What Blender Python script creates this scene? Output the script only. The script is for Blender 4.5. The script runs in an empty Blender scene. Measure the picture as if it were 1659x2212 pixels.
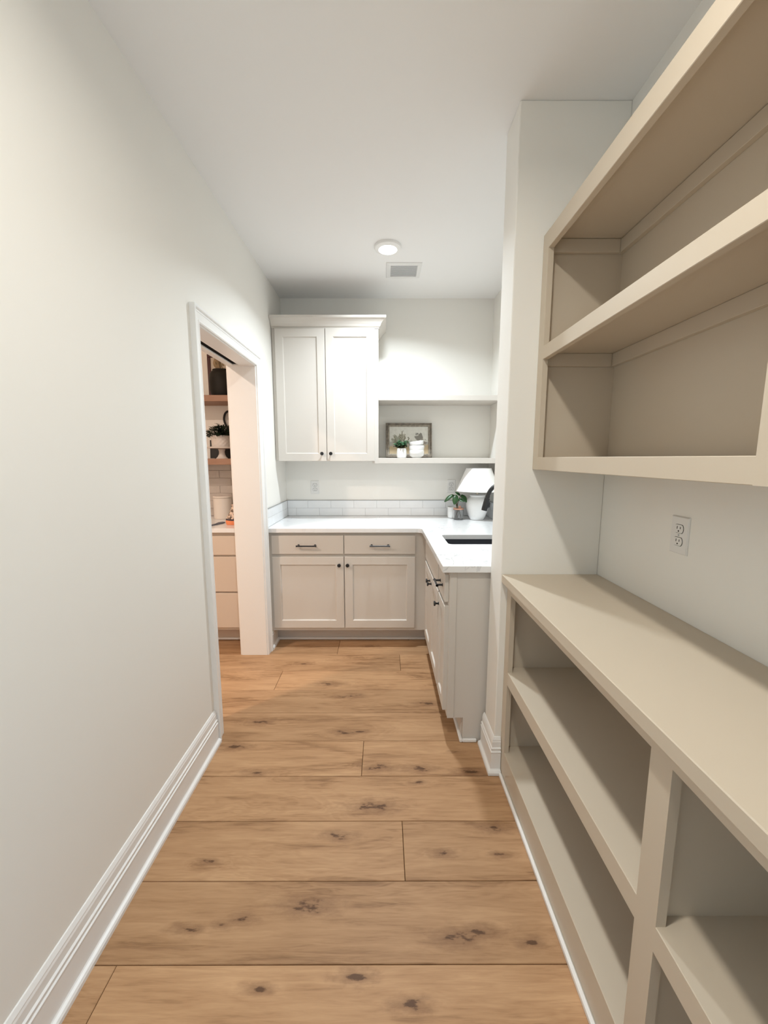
import bpy, bmesh, math, random
from mathutils import Vector, Matrix
from mathutils.geometry import tessellate_polygon
random.seed(7)
SC = bpy.context.scene
COL = SC.collection

# ---------------------------------------------------------------- camera
CZ = 1.4127
cam_d = bpy.data.cameras.new('camera')
cam_d.sensor_fit = 'VERTICAL'; cam_d.sensor_height = 36.0
cam_d.lens = 851.06 * 36.0 / 2212.0
cam_d.clip_start = 0.02
cam = bpy.data.objects.new('camera', cam_d); COL.objects.link(cam)
cam.location = (0, 0, CZ)
cam.rotation_euler = (math.pi / 2 - 0.1354, 0.0, -0.0021)
SC.camera = cam

# ---------------------------------------------------------------- world, exposure
W = bpy.data.worlds.new('world'); SC.world = W; W.use_nodes = True
bg = W.node_tree.nodes['Background']
bg.inputs[0].default_value = (0.55, 0.78, 1.0, 1)
bg.inputs[1].default_value = 1.15
SC.view_settings.view_transform = 'Standard'
SC.view_settings.look = 'None'
SC.view_settings.gamma = 1.0
SC.view_settings.use_curve_mapping = False
SC.view_settings.exposure = 1.2
cy = SC.cycles
cy.max_bounces = 9; cy.diffuse_bounces = 5; cy.glossy_bounces = 2; cy.transmission_bounces = 7; cy.transparent_max_bounces = 4
cy.caustics_reflective = False; cy.caustics_refractive = False
cy.use_adaptive_sampling = True; cy.adaptive_threshold = 0.05
LAMP_W = dict(sink=9.5, entry=7.2, kitchen=17.0)
LAMP_S = dict(sink=142, entry=165, kitchen=175)
LAMP_C = dict(sink=(0.85, 0.94, 1.0), entry=(1.0, 0.95, 0.86), kitchen=(1.0, 0.80, 0.66))

# ---------------------------------------------------------------- dimensions
XL, XR, YB, ZC = -0.8414, 0.910, 3.4207, 2.7058
XKW = -1.02                 # kitchen face of the left wall
XS, YS1, YS2 = 0.501, 1.622, 1.7805   # partition stub
YREAR = -1.7
ZK = 0.914

# ---------------------------------------------------------------- materials
MATS = {}
def nd(nt, t, **k):
    n = nt.nodes.new(t)
    for a, b in k.items(): setattr(n, a, b)
    return n
def mat(name, color, rough=0.5, spec=0.5, metal=0.0, bump=0.0, bscale=200.0, var=0.0, vscale=4.0, **extra):
    m = bpy.data.materials.new(name); m.use_nodes = True
    nt = m.node_tree; b = nt.nodes['Principled BSDF']
    b.inputs['Base Color'].default_value = (*color, 1)
    b.inputs['Roughness'].default_value = rough
    b.inputs['Specular IOR Level'].default_value = spec
    b.inputs['Metallic'].default_value = metal
    for k, v in extra.items(): b.inputs[k].default_value = v
    tc = nd(nt, 'ShaderNodeTexCoord')
    if var > 0:
        n = nd(nt, 'ShaderNodeTexNoise'); n.inputs['Scale'].default_value = vscale; n.inputs['Detail'].default_value = 4
        nt.links.new(tc.outputs['Object'], n.inputs['Vector'])
        r = nd(nt, 'ShaderNodeMapRange'); r.inputs[1].default_value = 0.3; r.inputs[2].default_value = 0.7
        r.inputs[3].default_value = 1 - var; r.inputs[4].default_value = 1 + var
        nt.links.new(n.outputs[0], r.inputs[0])
        mx = nd(nt, 'ShaderNodeVectorMath', operation='SCALE'); mx.inputs[0].default_value = color
        nt.links.new(r.outputs[0], mx.inputs['Scale']); nt.links.new(mx.outputs[0], b.inputs['Base Color'])
    if bump > 0:
        n = nd(nt, 'ShaderNodeTexNoise'); n.inputs['Scale'].default_value = bscale; n.inputs['Detail'].default_value = 3
        nt.links.new(tc.outputs['Object'], n.inputs['Vector'])
        bp = nd(nt, 'ShaderNodeBump'); bp.inputs['Strength'].default_value = bump; bp.inputs['Distance'].default_value = 0.002
        nt.links.new(n.outputs[0], bp.inputs['Height']); nt.links.new(bp.outputs[0], b.inputs['Normal'])
    MATS[name] = m
    return m

mat('wall_paint', (0.875, 0.858, 0.812), 0.7, 0.3)
mat('ceiling_paint', (0.89, 0.89, 0.885), 0.85, 0.2)
mat('trim_paint', (0.88, 0.875, 0.86), 0.38, 0.5)
mat('cabinet_paint', (0.67, 0.63, 0.58), 0.6, 0.22)
mat('shelf_paint', (0.60, 0.52, 0.415), 0.45, 0.4)
mat('kitchen_cabinet', (0.66, 0.56, 0.47), 0.45, 0.4)
mat('black_metal', (0.012, 0.012, 0.013), 0.38, 0.5)
mat('dark_gap', (0.006, 0.005, 0.005), 0.9, 0.1)
mat('sink_granite', (0.045, 0.047, 0.06), 0.45, 0.5, bump=0.05, bscale=600)
mat('plate_plastic', (0.80, 0.79, 0.77), 0.3, 0.5)
mat('slot_dark', (0.03, 0.025, 0.02), 0.7, 0.2)
mat('ceramic_white', (0.86, 0.86, 0.85), 0.18, 0.5)
mat('ceramic_matte', (0.84, 0.84, 0.83), 0.55, 0.4, bump=0.08, bscale=120)
mat('linen_shade', (0.90, 0.89, 0.87), 0.85, 0.2, bump=0.25, bscale=700)
mat('brass', (0.55, 0.50, 0.42), 0.35, 0.5, metal=0.9)
mat('copper', (0.62, 0.34, 0.24), 0.35, 0.5, metal=0.7)
mat('tile_glaze', (0.86, 0.875, 0.89), 0.16, 0.5, bump=0.05, bscale=30, var=0.03, vscale=9)
mat('ceramic_cream', (0.66, 0.61, 0.57), 0.25, 0.5)
mat('tile_zellige', (0.52, 0.47, 0.43), 0.10, 0.6, bump=0.9, bscale=38, var=0.10, vscale=7)
mat('grout', (0.60, 0.605, 0.61), 0.9, 0.1)
mat('grout_warm', (0.42, 0.37, 0.33), 0.9, 0.1)
mat('trim_metal', (0.42, 0.43, 0.44), 0.4, 0.5, metal=0.6)
mat('leaf_green', (0.020, 0.075, 0.018), 0.35, 0.5, var=0.35, vscale=25)
mat('leaf_dark', (0.012, 0.028, 0.012), 0.5, 0.4, var=0.4, vscale=30)
mat('leaf_sage', (0.045, 0.12, 0.055), 0.55, 0.3, var=0.5, vscale=60)
mat('stem_brown', (0.10, 0.085, 0.05), 0.7, 0.2)
mat('soil', (0.03, 0.02, 0.015), 0.9, 0.1)
mat('vase_clay', (0.008, 0.0065, 0.004), 0.6, 0.3, bump=0.3, bscale=60, var=0.5, vscale=12)
mat('frame_maroon', (0.055, 0.008, 0.008), 0.5, 0.4)
mat('frame_grey', (0.20, 0.17, 0.135), 0.5, 0.4, bump=0.4, bscale=90, var=0.4, vscale=40)
mat('frame_inner', (0.33, 0.29, 0.235), 0.45, 0.4, bump=0.3, bscale=120, var=0.35, vscale=50)
mat('mat_paper', (0.62, 0.56, 0.48), 0.9, 0.1)
mat('dried_tan', (0.30, 0.22, 0.13), 0.8, 0.2, var=0.2, vscale=30)
mat('board_black', (0.008, 0.008, 0.008), 0.5, 0.4)
mat('canister_white', (0.74, 0.68, 0.62), 0.3, 0.5)
mat('slate_blue', (0.10, 0.11, 0.15), 0.5, 0.4)
mat('bag_orange', (0.85, 0.28, 0.12), 0.5, 0.4)
mat('bag_label', (0.035, 0.03, 0.05), 0.5, 0.4)
mat('vent_white', (0.80, 0.80, 0.79), 0.4, 0.5)
mat('vent_slat', (0.86, 0.86, 0.86), 0.45, 0.5)
mat('vent_back', (0.50, 0.50, 0.51), 0.8, 0.1)
g = mat('jar_glass', (1.0, 1.0, 1.0), 0.0, 0.5)
g.node_tree.nodes['Principled BSDF'].inputs['Transmission Weight'].default_value = 1.0
g.node_tree.nodes['Principled BSDF'].inputs['IOR'].default_value = 1.45

def emit_mat(name, color, strength):
    m = bpy.data.materials.new(name); m.use_nodes = True; nt = m.node_tree
    b = nt.nodes['Principled BSDF']; b.inputs['Base Color'].default_value = (.9, .9, .9, 1)
    b.inputs['Emission Color'].default_value = (*color, 1); b.inputs['Emission Strength'].default_value = strength
    m.cycles.emission_sampling = 'NONE'
    MATS[name] = m
emit_mat('diffuser_on', (1.0, 0.94, 0.84), 6.0)

def quartz():
    m = mat('quartz', (0.86, 0.865, 0.87), 0.16, 0.5); nt = m.node_tree; b = nt.nodes['Principled BSDF']
    geo = nd(nt, 'ShaderNodeNewGeometry')
    n1 = nd(nt, 'ShaderNodeTexNoise'); n1.inputs['Scale'].default_value = 4.2; n1.inputs['Detail'].default_value = 6; n1.inputs['Distortion'].default_value = 1.3
    nt.links.new(geo.outputs['Position'], n1.inputs['Vector'])
    s = nd(nt, 'ShaderNodeMath', operation='SUBTRACT'); s.inputs[1].default_value = 0.5; nt.links.new(n1.outputs[0], s.inputs[0])
    a = nd(nt, 'ShaderNodeMath', operation='ABSOLUTE'); nt.links.new(s.outputs[0], a.inputs[0])
    r = nd(nt, 'ShaderNodeMapRange', interpolation_type='SMOOTHSTEP'); r.inputs[1].default_value = 0.0; r.inputs[2].default_value = 0.016; r.inputs[3].default_value = 1; r.inputs[4].default_value = 0
    nt.links.new(a.outputs[0], r.inputs[0])
    n2 = nd(nt, 'ShaderNodeTexNoise'); n2.inputs['Scale'].default_value = 2.3; nt.links.new(geo.outputs['Position'], n2.inputs['Vector'])
    r2 = nd(nt, 'ShaderNodeMapRange'); r2.inputs[1].default_value = 0.45; r2.inputs[2].default_value = 0.62; nt.links.new(n2.outputs[0], r2.inputs[0])
    mu = nd(nt, 'ShaderNodeMath', operation='MULTIPLY'); nt.links.new(r.outputs[0], mu.inputs[0]); nt.links.new(r2.outputs[0], mu.inputs[1])
    mx = nd(nt, 'ShaderNodeMix', data_type='RGBA'); mx.inputs[6].default_value = (0.86, 0.865, 0.87, 1); mx.inputs[7].default_value = (0.60, 0.61, 0.63, 1)
    nt.links.new(mu.outputs[0], mx.inputs[0]); nt.links.new(mx.outputs[2], b.inputs['Base Color'])
quartz()

KNOTS = [(-.345, 2.323, 1.0), (.262, 2.118, 1.0), (-.257, 2.186, .6), (-.174, 2.195, .9), (-.669, 1.957, .9), (-.199, 1.877, .8), (-.127, 1.884, .6),
         (-.728, 1.778, 1.0), (-.583, 1.612, .8), (-.016, 1.641, 1.0), (.165, 1.635, .9), (.40, 1.613, .9), (-.041, 1.436, 1.3), (.158, 1.557, .5),
         (-.171, 1.309, .8), (-.614, 1.213, .5), (.221, 1.243, .6), (.42, 1.238, .5), (.424, 1.342, .8), (-.235, 1.074, 1.1), (-.592, 1.013, .6),
         (-.494, 1.023, .4), (-.441, 1.039, .6), (.221, .990, .9), (.289, 1.004, .7), (.433, .979, .5), (-.076, .902, .7), (.075, .844, .6),
         (-.333, .876, .5), (.404, 2.642, .7), (-.10, 2.83, .7), (-.55, 2.57, .7), (-1.4, 2.5, .8), (.35, 1.74, .4)]
def oak():
    m = mat('oak_plank', (0.45, 0.26, 0.14), 0.5, 0.25); nt = m.node_tree; b = nt.nodes['Principled BSDF']; L = nt.links
    geo = nd(nt, 'ShaderNodeNewGeometry'); oi = nd(nt, 'ShaderNodeObjectInfo')
    pos = geo.outputs['Position']
    # knots: an elongated ring field around each knot
    kmax = None; kwide = None
    for (kx, ky, s) in KNOTS:
        sub = nd(nt, 'ShaderNodeVectorMath', operation='SUBTRACT'); L.new(pos, sub.inputs[0]); sub.inputs[1].default_value = (kx, ky, 0)
        mul = nd(nt, 'ShaderNodeVectorMath', operation='MULTIPLY'); L.new(sub.outputs[0], mul.inputs[0]); mul.inputs[1].default_value = (1 / (.056 * s), 1 / (.018 * s), 0)
        ln = nd(nt, 'ShaderNodeVectorMath', operation='LENGTH'); L.new(mul.outputs[0], ln.inputs[0])
        if kmax is None: kmax = ln.outputs['Value']
        else:
            mn = nd(nt, 'ShaderNodeMath', operation='MINIMUM'); L.new(kmax, mn.inputs[0]); L.new(ln.outputs['Value'], mn.inputs[1]); kmax = mn.outputs[0]
    rnd = nd(nt, 'ShaderNodeMath', operation='MULTIPLY'); L.new(oi.outputs['Random'], rnd.inputs[0]); rnd.inputs[1].default_value = 31.0
    comb = nd(nt, 'ShaderNodeCombineXYZ'); L.new(rnd.outputs[0], comb.inputs[0]); L.new(rnd.outputs[0], comb.inputs[2])
    # warp of the grain near knots
    warp = nd(nt, 'ShaderNodeMapRange', interpolation_type='SMOOTHERSTEP'); warp.inputs[1].default_value = 0; warp.inputs[2].default_value = 4.5; warp.inputs[3].default_value = 0.30; warp.inputs[4].default_value = 0
    L.new(kmax, warp.inputs[0])
    wv = nd(nt, 'ShaderNodeCombineXYZ'); L.new(warp.outputs[0], wv.inputs[2])
    def stretched(sx, sy, scale, detail, dist=0.0):
        mp = nd(nt, 'ShaderNodeVectorMath', operation='MULTIPLY'); L.new(pos, mp.inputs[0]); mp.inputs[1].default_value = (sx, sy, 1)
        ad = nd(nt, 'ShaderNodeVectorMath', operation='ADD'); L.new(mp.outputs[0], ad.inputs[0]); L.new(comb.outputs[0], ad.inputs[1])
        ad2 = nd(nt, 'ShaderNodeVectorMath', operation='ADD'); L.new(ad.outputs[0], ad2.inputs[0]); L.new(wv.outputs[0], ad2.inputs[1])
        n = nd(nt, 'ShaderNodeTexNoise'); n.inputs['Scale'].default_value = scale; n.inputs['Detail'].default_value = detail; n.inputs['Distortion'].default_value = dist
        n.inputs['Roughness'].default_value = 0.6
        L.new(ad2.outputs[0], n.inputs['Vector']); return n.outputs[0]
    broad = stretched(1.1, 6.5, 1.6, 3, 0.6)
    grain = stretched(2.4, 34, 2.2, 5, 0.8)
    fine = stretched(14, 260, 1.5, 2)
    def mr(v, a, c, lo, hi):
        r = nd(nt, 'ShaderNodeMapRange'); L.new(v, r.inputs[0]); r.inputs[1].default_value = a; r.inputs[2].default_value = c; r.inputs[3].default_value = lo; r.inputs[4].default_value = hi
        return r.outputs[0]
    def mathn(op, a, c):
        n = nd(nt, 'ShaderNodeMath', operation=op)
        for i, v in enumerate((a, c)):
            if isinstance(v, (int, float)): n.inputs[i].default_value = v
            else: L.new(v, n.inputs[i])
        return n.outputs[0]
    t = mathn('ADD', mr(broad, .3, .7, 0, .55), mr(grain, .3, .72, 0, .42))
    t = mathn('ADD', t, mr(fine, .3, .7, 0, .12))
    bands = nd(nt, 'ShaderNodeMath', operation='SINE'); L.new(mathn('MULTIPLY', broad, 95.0), bands.inputs[0])
    bfade = mr(stretched(.9, 3.0, 1.3, 2), .48, .62, 0, .075)
    t = mathn('ADD', t, mathn('MULTIPLY', bands.outputs[0], bfade))
    ramp = nd(nt, 'ShaderNodeValToRGB'); L.new(t, ramp.inputs[0])
    e = ramp.color_ramp.elements
    e[0].position = 0.10; e[0].color = (0.235, 0.122, 0.057, 1)
    e[1].position = 0.90; e[1].color = (0.55, 0.335, 0.182, 1)
    x = e.new(0.45); x.color = (0.43, 0.247, 0.127, 1)
    tint = mr(oi.outputs['Random'], 0, 1, 0.86, 1.10)
    sc = nd(nt, 'ShaderNodeVectorMath', operation='SCALE'); L.new(ramp.outputs[0], sc.inputs[0]); L.new(tint, sc.inputs['Scale'])
    # knot cores with ragged outline
    rag = stretched(22, 60, 1.0, 4)
    kk = mathn('ADD', kmax, mr(rag, .3, .7, -.75, .75))
    core = nd(nt, 'ShaderNodeMapRange', interpolation_type='SMOOTHSTEP'); L.new(kk, core.inputs[0]); core.inputs[1].default_value = 0.10; core.inputs[2].default_value = 0.70; core.inputs[3].default_value = 0.80; core.inputs[4].default_value = 0
    halo = nd(nt, 'ShaderNodeMapRange', interpolation_type='SMOOTHSTEP'); L.new(kk, halo.inputs[0]); halo.inputs[1].default_value = 0.3; halo.inputs[2].default_value = 2.6; halo.inputs[3].default_value = 0.50; halo.inputs[4].default_value = 0
    m1 = nd(nt, 'ShaderNodeMix', data_type='RGBA'); L.new(halo.outputs[0], m1.inputs[0]); L.new(sc.outputs[0], m1.inputs[6]); m1.inputs[7].default_value = (0.17, 0.08, 0.04, 1)
    m2 = nd(nt, 'ShaderNodeMix', data_type='RGBA'); L.new(core.outputs[0], m2.inputs[0]); L.new(m1.outputs[2], m2.inputs[6]); m2.inputs[7].default_value = (0.075, 0.034, 0.017, 1)
    L.new(m2.outputs[2], b.inputs['Base Color'])
    bp = nd(nt, 'ShaderNodeBump'); bp.inputs['Strength'].default_value = 0.12; bp.inputs['Distance'].default_value = 0.0015
    L.new(grain, bp.inputs['Height']); L.new(bp.outputs[0], b.inputs['Normal'])
oak()

def shelfwood():
    m = mat('shelf_wood', (0.42, 0.24, 0.15), 0.5, 0.3); nt = m.node_tree; b = nt.nodes['Principled BSDF']
    tc = nd(nt, 'ShaderNodeTexCoord'); mp = nd(nt, 'ShaderNodeMapping'); mp.inputs['Scale'].default_value = (3, 40, 40)
    nt.links.new(tc.outputs['Object'], mp.inputs[0])
    n = nd(nt, 'ShaderNodeTexNoise'); n.inputs['Scale'].default_value = 1.5; n.inputs['Detail'].default_value = 5; nt.links.new(mp.outputs[0], n.inputs['Vector'])
    r = nd(nt, 'ShaderNodeValToRGB'); nt.links.new(n.outputs[0], r.inputs[0])
    r.color_ramp.elements[0].position = .3; r.color_ramp.elements[0].color = (.30, .165, .11, 1)
    r.color_ramp.elements[1].position = .7; r.color_ramp.elements[1].color = (.42, .26, .185, 1)
    nt.links.new(r.outputs[0], b.inputs['Base Color'])
shelfwood()

def print_mat():
    # faded pastoral print: pale sky, soft hills, sketched dark trees, tan ground (object space of the sheet, metres)
    m = mat('landscape_print', (.7, .68, .6), 0.8, 0.2); nt = m.node_tree; b = nt.nodes['Principled BSDF']; L = nt.links
    tc = nd(nt, 'ShaderNodeTexCoord'); sep = nd(nt, 'ShaderNodeSeparateXYZ'); L.new(tc.outputs['Object'], sep.inputs[0])
    nz = nd(nt, 'ShaderNodeTexNoise'); nz.inputs['Scale'].default_value = 34; nz.inputs['Detail'].default_value = 6; L.new(tc.outputs['Object'], nz.inputs['Vector'])
    def M(op, a, c):
        n = nd(nt, 'ShaderNodeMath', operation=op)
        for i, v in enumerate((a, c)):
            if isinstance(v, (int, float)): n.inputs[i].default_value = v
            else: L.new(v, n.inputs[i])
        return n.outputs[0]
    def R(v, a, c, lo=0., hi=1.):
        r = nd(nt, 'ShaderNodeMapRange', interpolation_type='SMOOTHSTEP'); L.new(v, r.inputs[0])
        r.inputs[1].default_value = a; r.inputs[2].default_value = c; r.inputs[3].default_value = lo; r.inputs[4].default_value = hi
        return r.outputs[0]
    def mix(f, a, c):
        x = nd(nt, 'ShaderNodeMix', data_type='RGBA'); L.new(f, x.inputs[0])
        for i, v in ((6, a), (7, c)):
            if isinstance(v, tuple): x.inputs[i].default_value = (*v, 1)
            else: L.new(v, x.inputs[i])
        return x.outputs[2]
    wob = M('MULTIPLY', M('SUBTRACT', nz.outputs[0], 0.5), 0.09)
    X = sep.outputs[0]; Z = M('ADD', sep.outputs[2], wob)
    c = mix(R(nz.outputs[0], .4, .7), (.80, .79, .73), (.72, .71, .65))
    c = mix(R(Z, .118, .100), c, (.50, .49, .45))          # hills
    c = mix(R(Z, .085, .060), c, (.58, .46, .30))          # ground
    def tree(c, x, z, r, col):
        dx = M('MULTIPLY', M('SUBTRACT', X, x), 1 / r); dz = M('MULTIPLY', M('SUBTRACT', Z, z), 1.2 / r)
        d = M('ADD', M('MULTIPLY', dx, dx), M('MULTIPLY', dz, dz))
        d = M('ADD', d, M('MULTIPLY', M('SUBTRACT', nz.outputs[0], .5), 2.2))
        return mix(R(d, 1.0, .55, 0, .85), c, col)
    c = tree(c, .085, .145, .040, (.20, .185, .16))
    c = tree(c, .125, .10, .03, (.30, .27, .23))
    c = tree(c, -.10, .12, .05, (.30, .30, .23))
    c = tree(c, -.05, .14, .03, (.42, .40, .33))
    L.new(c, b.inputs['Base Color'])
print_mat()

def bag_mat():
    m = mat('bag_print', (.6, .5, .4), 0.35, 0.5); nt = m.node_tree; b = nt.nodes['Principled BSDF']
    tc = nd(nt, 'ShaderNodeTexCoord'); n = nd(nt, 'ShaderNodeTexNoise'); n.inputs['Scale'].default_value = 45; n.inputs['Detail'].default_value = 3
    nt.links.new(tc.outputs['Object'], n.inputs['Vector'])
    r = nd(nt, 'ShaderNodeValToRGB'); nt.links.new(n.outputs[0], r.inputs[0])
    r.color_ramp.elements[0].position = .42; r.color_ramp.elements[0].color = (.09, .055, .035, 1)
    r.color_ramp.elements[1].position = .56; r.color_ramp.elements[1].color = (.75, .58, .47, 1)
    nt.links.new(r.outputs[0], b.inputs['Base Color'])
bag_mat()

# ---------------------------------------------------------------- builders
WO = {}                                  # world origin of every object
def _link(o, parent, origin):
    COL.objects.link(o); WO[o.name] = Vector(origin)
    if parent is not None:
        o.parent = parent; o.location = Vector(origin) - WO[parent.name]
    else: o.location = origin
    return o
def mesh(name, vf, material, parent=None, smooth=False, origin=None, sharp=35):
    verts, faces = vf
    xs = [v[0] for v in verts]; ys = [v[1] for v in verts]; zs = [v[2] for v in verts]
    if origin is None: origin = ((min(xs) + max(xs)) / 2, (min(ys) + max(ys)) / 2, min(zs))
    ox, oy, oz = origin
    me = bpy.data.meshes.new(name)
    me.from_pydata([(v[0] - ox, v[1] - oy, v[2] - oz) for v in verts], [], faces)
    bm = bmesh.new(); bm.from_mesh(me)
    bmesh.ops.recalc_face_normals(bm, faces=bm.faces)
    if smooth:
        for f in bm.faces: f.smooth = True
        for e in bm.edges:
            if len(e.link_faces) == 2 and e.calc_face_angle(0) > math.radians(sharp): e.smooth = False
    bm.to_mesh(me); bm.free()
    me.materials.append(MATS[material])
    return _link(bpy.data.objects.new(name, me), parent, origin)
def empty(name, loc):
    return _link(bpy.data.objects.new(name, None), None, loc)
def tag(o, label=None, cat=None, group=None, kind=None):
    if label: o['label'] = label
    if cat: o['category'] = cat
    if group: o['group'] = group
    if kind: o['kind'] = kind
    return o
def box_vf(x0, x1, y0, y1, z0, z1, bev=0.0):
    if bev <= 0:
        v = [(x, y, z) for z in (z0, z1) for (x, y) in ((x0, y0), (x1, y0), (x1, y1), (x0, y1))]
        f = [(3, 2, 1, 0), (4, 5, 6, 7), (0, 1, 5, 4), (1, 2, 6, 5), (2, 3, 7, 6), (3, 0, 4, 7)]
        return v, f
    b = bev
    # chamfered box: 24 verts
    v = []; idx = {}
    for sx in (0, 1):
        for sy in (0, 1):
            for sz in (0, 1):
                X = (x0, x1)[sx]; Y = (y0, y1)[sy]; Z = (z0, z1)[sz]
                xi = X + (b if sx == 0 else -b); yi = Y + (b if sy == 0 else -b); zi = Z + (b if sz == 0 else -b)
                idx[(sx, sy, sz, 'x')] = len(v); v.append((X, yi, zi))
                idx[(sx, sy, sz, 'y')] = len(v); v.append((xi, Y, zi))
                idx[(sx, sy, sz, 'z')] = len(v); v.append((xi, yi, Z))
    f = []
    for s in (0, 1):
        f.append([idx[(s, a, c, 'x')] for a, c in ((0, 0), (1, 0), (1, 1), (0, 1))])
        f.append([idx[(a, s, c, 'y')] for a, c in ((0, 0), (1, 0), (1, 1), (0, 1))])
        f.append([idx[(a, c, s, 'z')] for a, c in ((0, 0), (1, 0), (1, 1), (0, 1))])
    for a in (0, 1):
        for c in (0, 1):
            f.append([idx[(0, a, c, 'y')], idx[(1, a, c, 'y')], idx[(1, a, c, 'z')], idx[(0, a, c, 'z')]])
            f.append([idx[(a, 0, c, 'x')], idx[(a, 1, c, 'x')], idx[(a, 1, c, 'z')], idx[(a, 0, c, 'z')]])
            f.append([idx[(a, c, 0, 'x')], idx[(a, c, 1, 'x')], idx[(a, c, 1, 'y')], idx[(a, c, 0, 'y')]])
            for d in (0, 1): f.append([idx[(a, c, d, 'x')], idx[(a, c, d, 'y')], idx[(a, c, d, 'z')]])
    return v, f
def join(*parts):
    V = []; Fc = []
    for v, f in parts:
        o = len(V); V += list(v); Fc += [[i + o for i in q] for q in f]
    return V, Fc
def box(name, x0, x1, y0, y1, z0, z1, m, parent=None, bev=0.0015, **k):
    return mesh(name, box_vf(min(x0, x1), max(x0, x1), min(y0, y1), max(y0, y1), z0, z1, bev), m, parent, **k)
def lathe_vf(cx, cy, prof, n=32, sy=1.0, cap0=True, cap1=True):
    v = []; f = []
    for r, z in prof:
        for i in range(n):
            a = 2 * math.pi * i / n; v.append((cx + r * math.cos(a), cy + r * sy * math.sin(a), z))
    for j in range(len(prof) - 1):
        for i in range(n):
            k = (i + 1) % n; f.append((j * n + i, j * n + k, (j + 1) * n + k, (j + 1) * n + i))
    if cap0: f.append(list(range(n))[::-1])
    if cap1: f.append([(len(prof) - 1) * n + i for i in range(n)])
    return v, f
def tube_vf(pts, r, n=10, cap=True):
    pts = [Vector(p) for p in pts]; rs = r if isinstance(r, (list, tuple)) else [r] * len(pts)
    v = []; f = []; ref = None
    for i, p in enumerate(pts):
        d = (pts[min(i + 1, len(pts) - 1)] - pts[max(i - 1, 0)]).normalized()
        if ref is None: ref = d.orthogonal().normalized()
        ref = (ref - d * ref.dot(d)).normalized(); q = d.cross(ref)
        for k in range(n):
            a = 2 * math.pi * k / n; v.append(tuple(p + (ref * math.cos(a) + q * math.sin(a)) * rs[i]))
    for j in range(len(pts) - 1):
        for k in range(n):
            l = (k + 1) % n; f.append((j * n + k, j * n + l, (j + 1) * n + l, (j + 1) * n + k))
    if cap: f.append(list(range(n))[::-1]); f.append([(len(pts) - 1) * n + k for k in range(n)])
    return v, f
def sweep_vf(path, prof, conv, side=1):
    """path: 2D polyline; prof: closed outline of (offset to the side, height); conv(a,b,h)->xyz; mitred."""
    P = [Vector(p) for p in path]; n = len(P); nrm = []
    for i in range(n - 1):
        d = (P[i + 1] - P[i]).normalized(); nrm.append(Vector((-d.y, d.x)) * side)
    off = []
    for i in range(n):
        if i == 0: off.append(nrm[0])
        elif i == n - 1: off.append(nrm[-1])
        else:
            b = (nrm[i - 1] + nrm[i]).normalized(); off.append(b / max(0.2, b.dot(nrm[i])))
    v = []; f = []; m = len(prof)
    for i in range(n):
        for d, h in prof:
            q = P[i] + off[i] * d; v.append(conv(q.x, q.y, h))
    for i in range(n - 1):
        for k in range(m):
            l = (k + 1) % m; f.append((i * m + k, i * m + l, (i + 1) * m + l, (i + 1) * m + k))
    f.append(list(range(m))[::-1]); f.append([(n - 1) * m + k for k in range(m)])
    return v, f
def copy_tree(o, loc=None, parent=None):
    c = o.copy(); COL.objects.link(c); WO[c.name] = Vector(loc) if loc is not None else WO[o.name].copy()
    c.parent = parent
    if loc is not None: c.location = loc
    for ch in [x for x in COL.objects if x.parent == o]: copy_tree(ch, None, c)
    return c

# shaker door / slab front in a local frame: origin corner O, axes U (width), V (height), N (towards the room)
def frame_conv(O, U, N):
    O = Vector(O); U = Vector(U); N = Vector(N); Vv = Vector((0, 0, 1))
    return lambda u, v, n: tuple(O + U * u + Vv * v + N * n)
def shaker(parent, O, U, N, w, h, m='cabinet_paint', th=0.02, fw=0.058, rec=0.009, bev=0.006, name='door'):
    c = frame_conv(O, U, N)
    e = 0.0022
    loops = [((0, 0, w, h), 0), ((0, 0, w, h), th - e), ((e, e, w - e, h - e), th),
             ((fw, fw, w - fw, h - fw), th), ((fw + bev * .35, fw + bev * .35, w - fw - bev * .35, h - fw - bev * .35), th - .003),
             ((fw + bev, fw + bev, w - fw - bev, h - fw - bev), th - rec)]
    v = []; f = []
    for (a, b, a2, b2), n in loops:
        v += [c(a, b, n), c(a2, b, n), c(a2, b2, n), c(a, b2, n)]
    for j in range(len(loops) - 1):
        for k in range(4):
            l = (k + 1) % 4; f.append((j * 4 + k, j * 4 + l, (j + 1) * 4 + l, (j + 1) * 4 + k))
    f.append((0, 3, 2, 1))
    d = mesh(name, (v, f), m, parent)
    i = fw + bev - .004
    pv = [c(a, b, n) for n in (th - rec - .006, th - rec) for a, b in ((i, i), (w - i, i), (w - i, h - i), (i, h - i))]
    mesh('panel', (pv, box_vf(0, 1, 0, 1, 0, 1)[1]), m, d)
    return d
def slab(parent, O, U, N, w, h, m='cabinet_paint', th=0.02, name='drawer'):
    c = frame_conv(O, U, N); v, f = box_vf(0, w, 0, h, 0, th, 0.0022)
    return mesh(name, ([c(a, b, n) for a, b, n in v], f), m, parent)
def orient(vf, O, N):
    """local z axis -> N"""
    q = Vector((0, 0, 1)).rotation_difference(Vector(N)); O = Vector(O)
    return [tuple(O + q @ Vector(p)) for p in vf[0]], vf[1]
def knob(parent, P, N):
    prof = [(.0085, 0), (.0085, .002), (.0055, .004), (.0048, .014), (.007, .018), (.0128, .0195), (.0135, .022), (.0135, .025), (.012, .0272), (0.004, .028)]
    return mesh('knob', orient(lathe_vf(0, 0, prof, 20), P, N), 'black_metal', parent, smooth=True)
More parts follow.
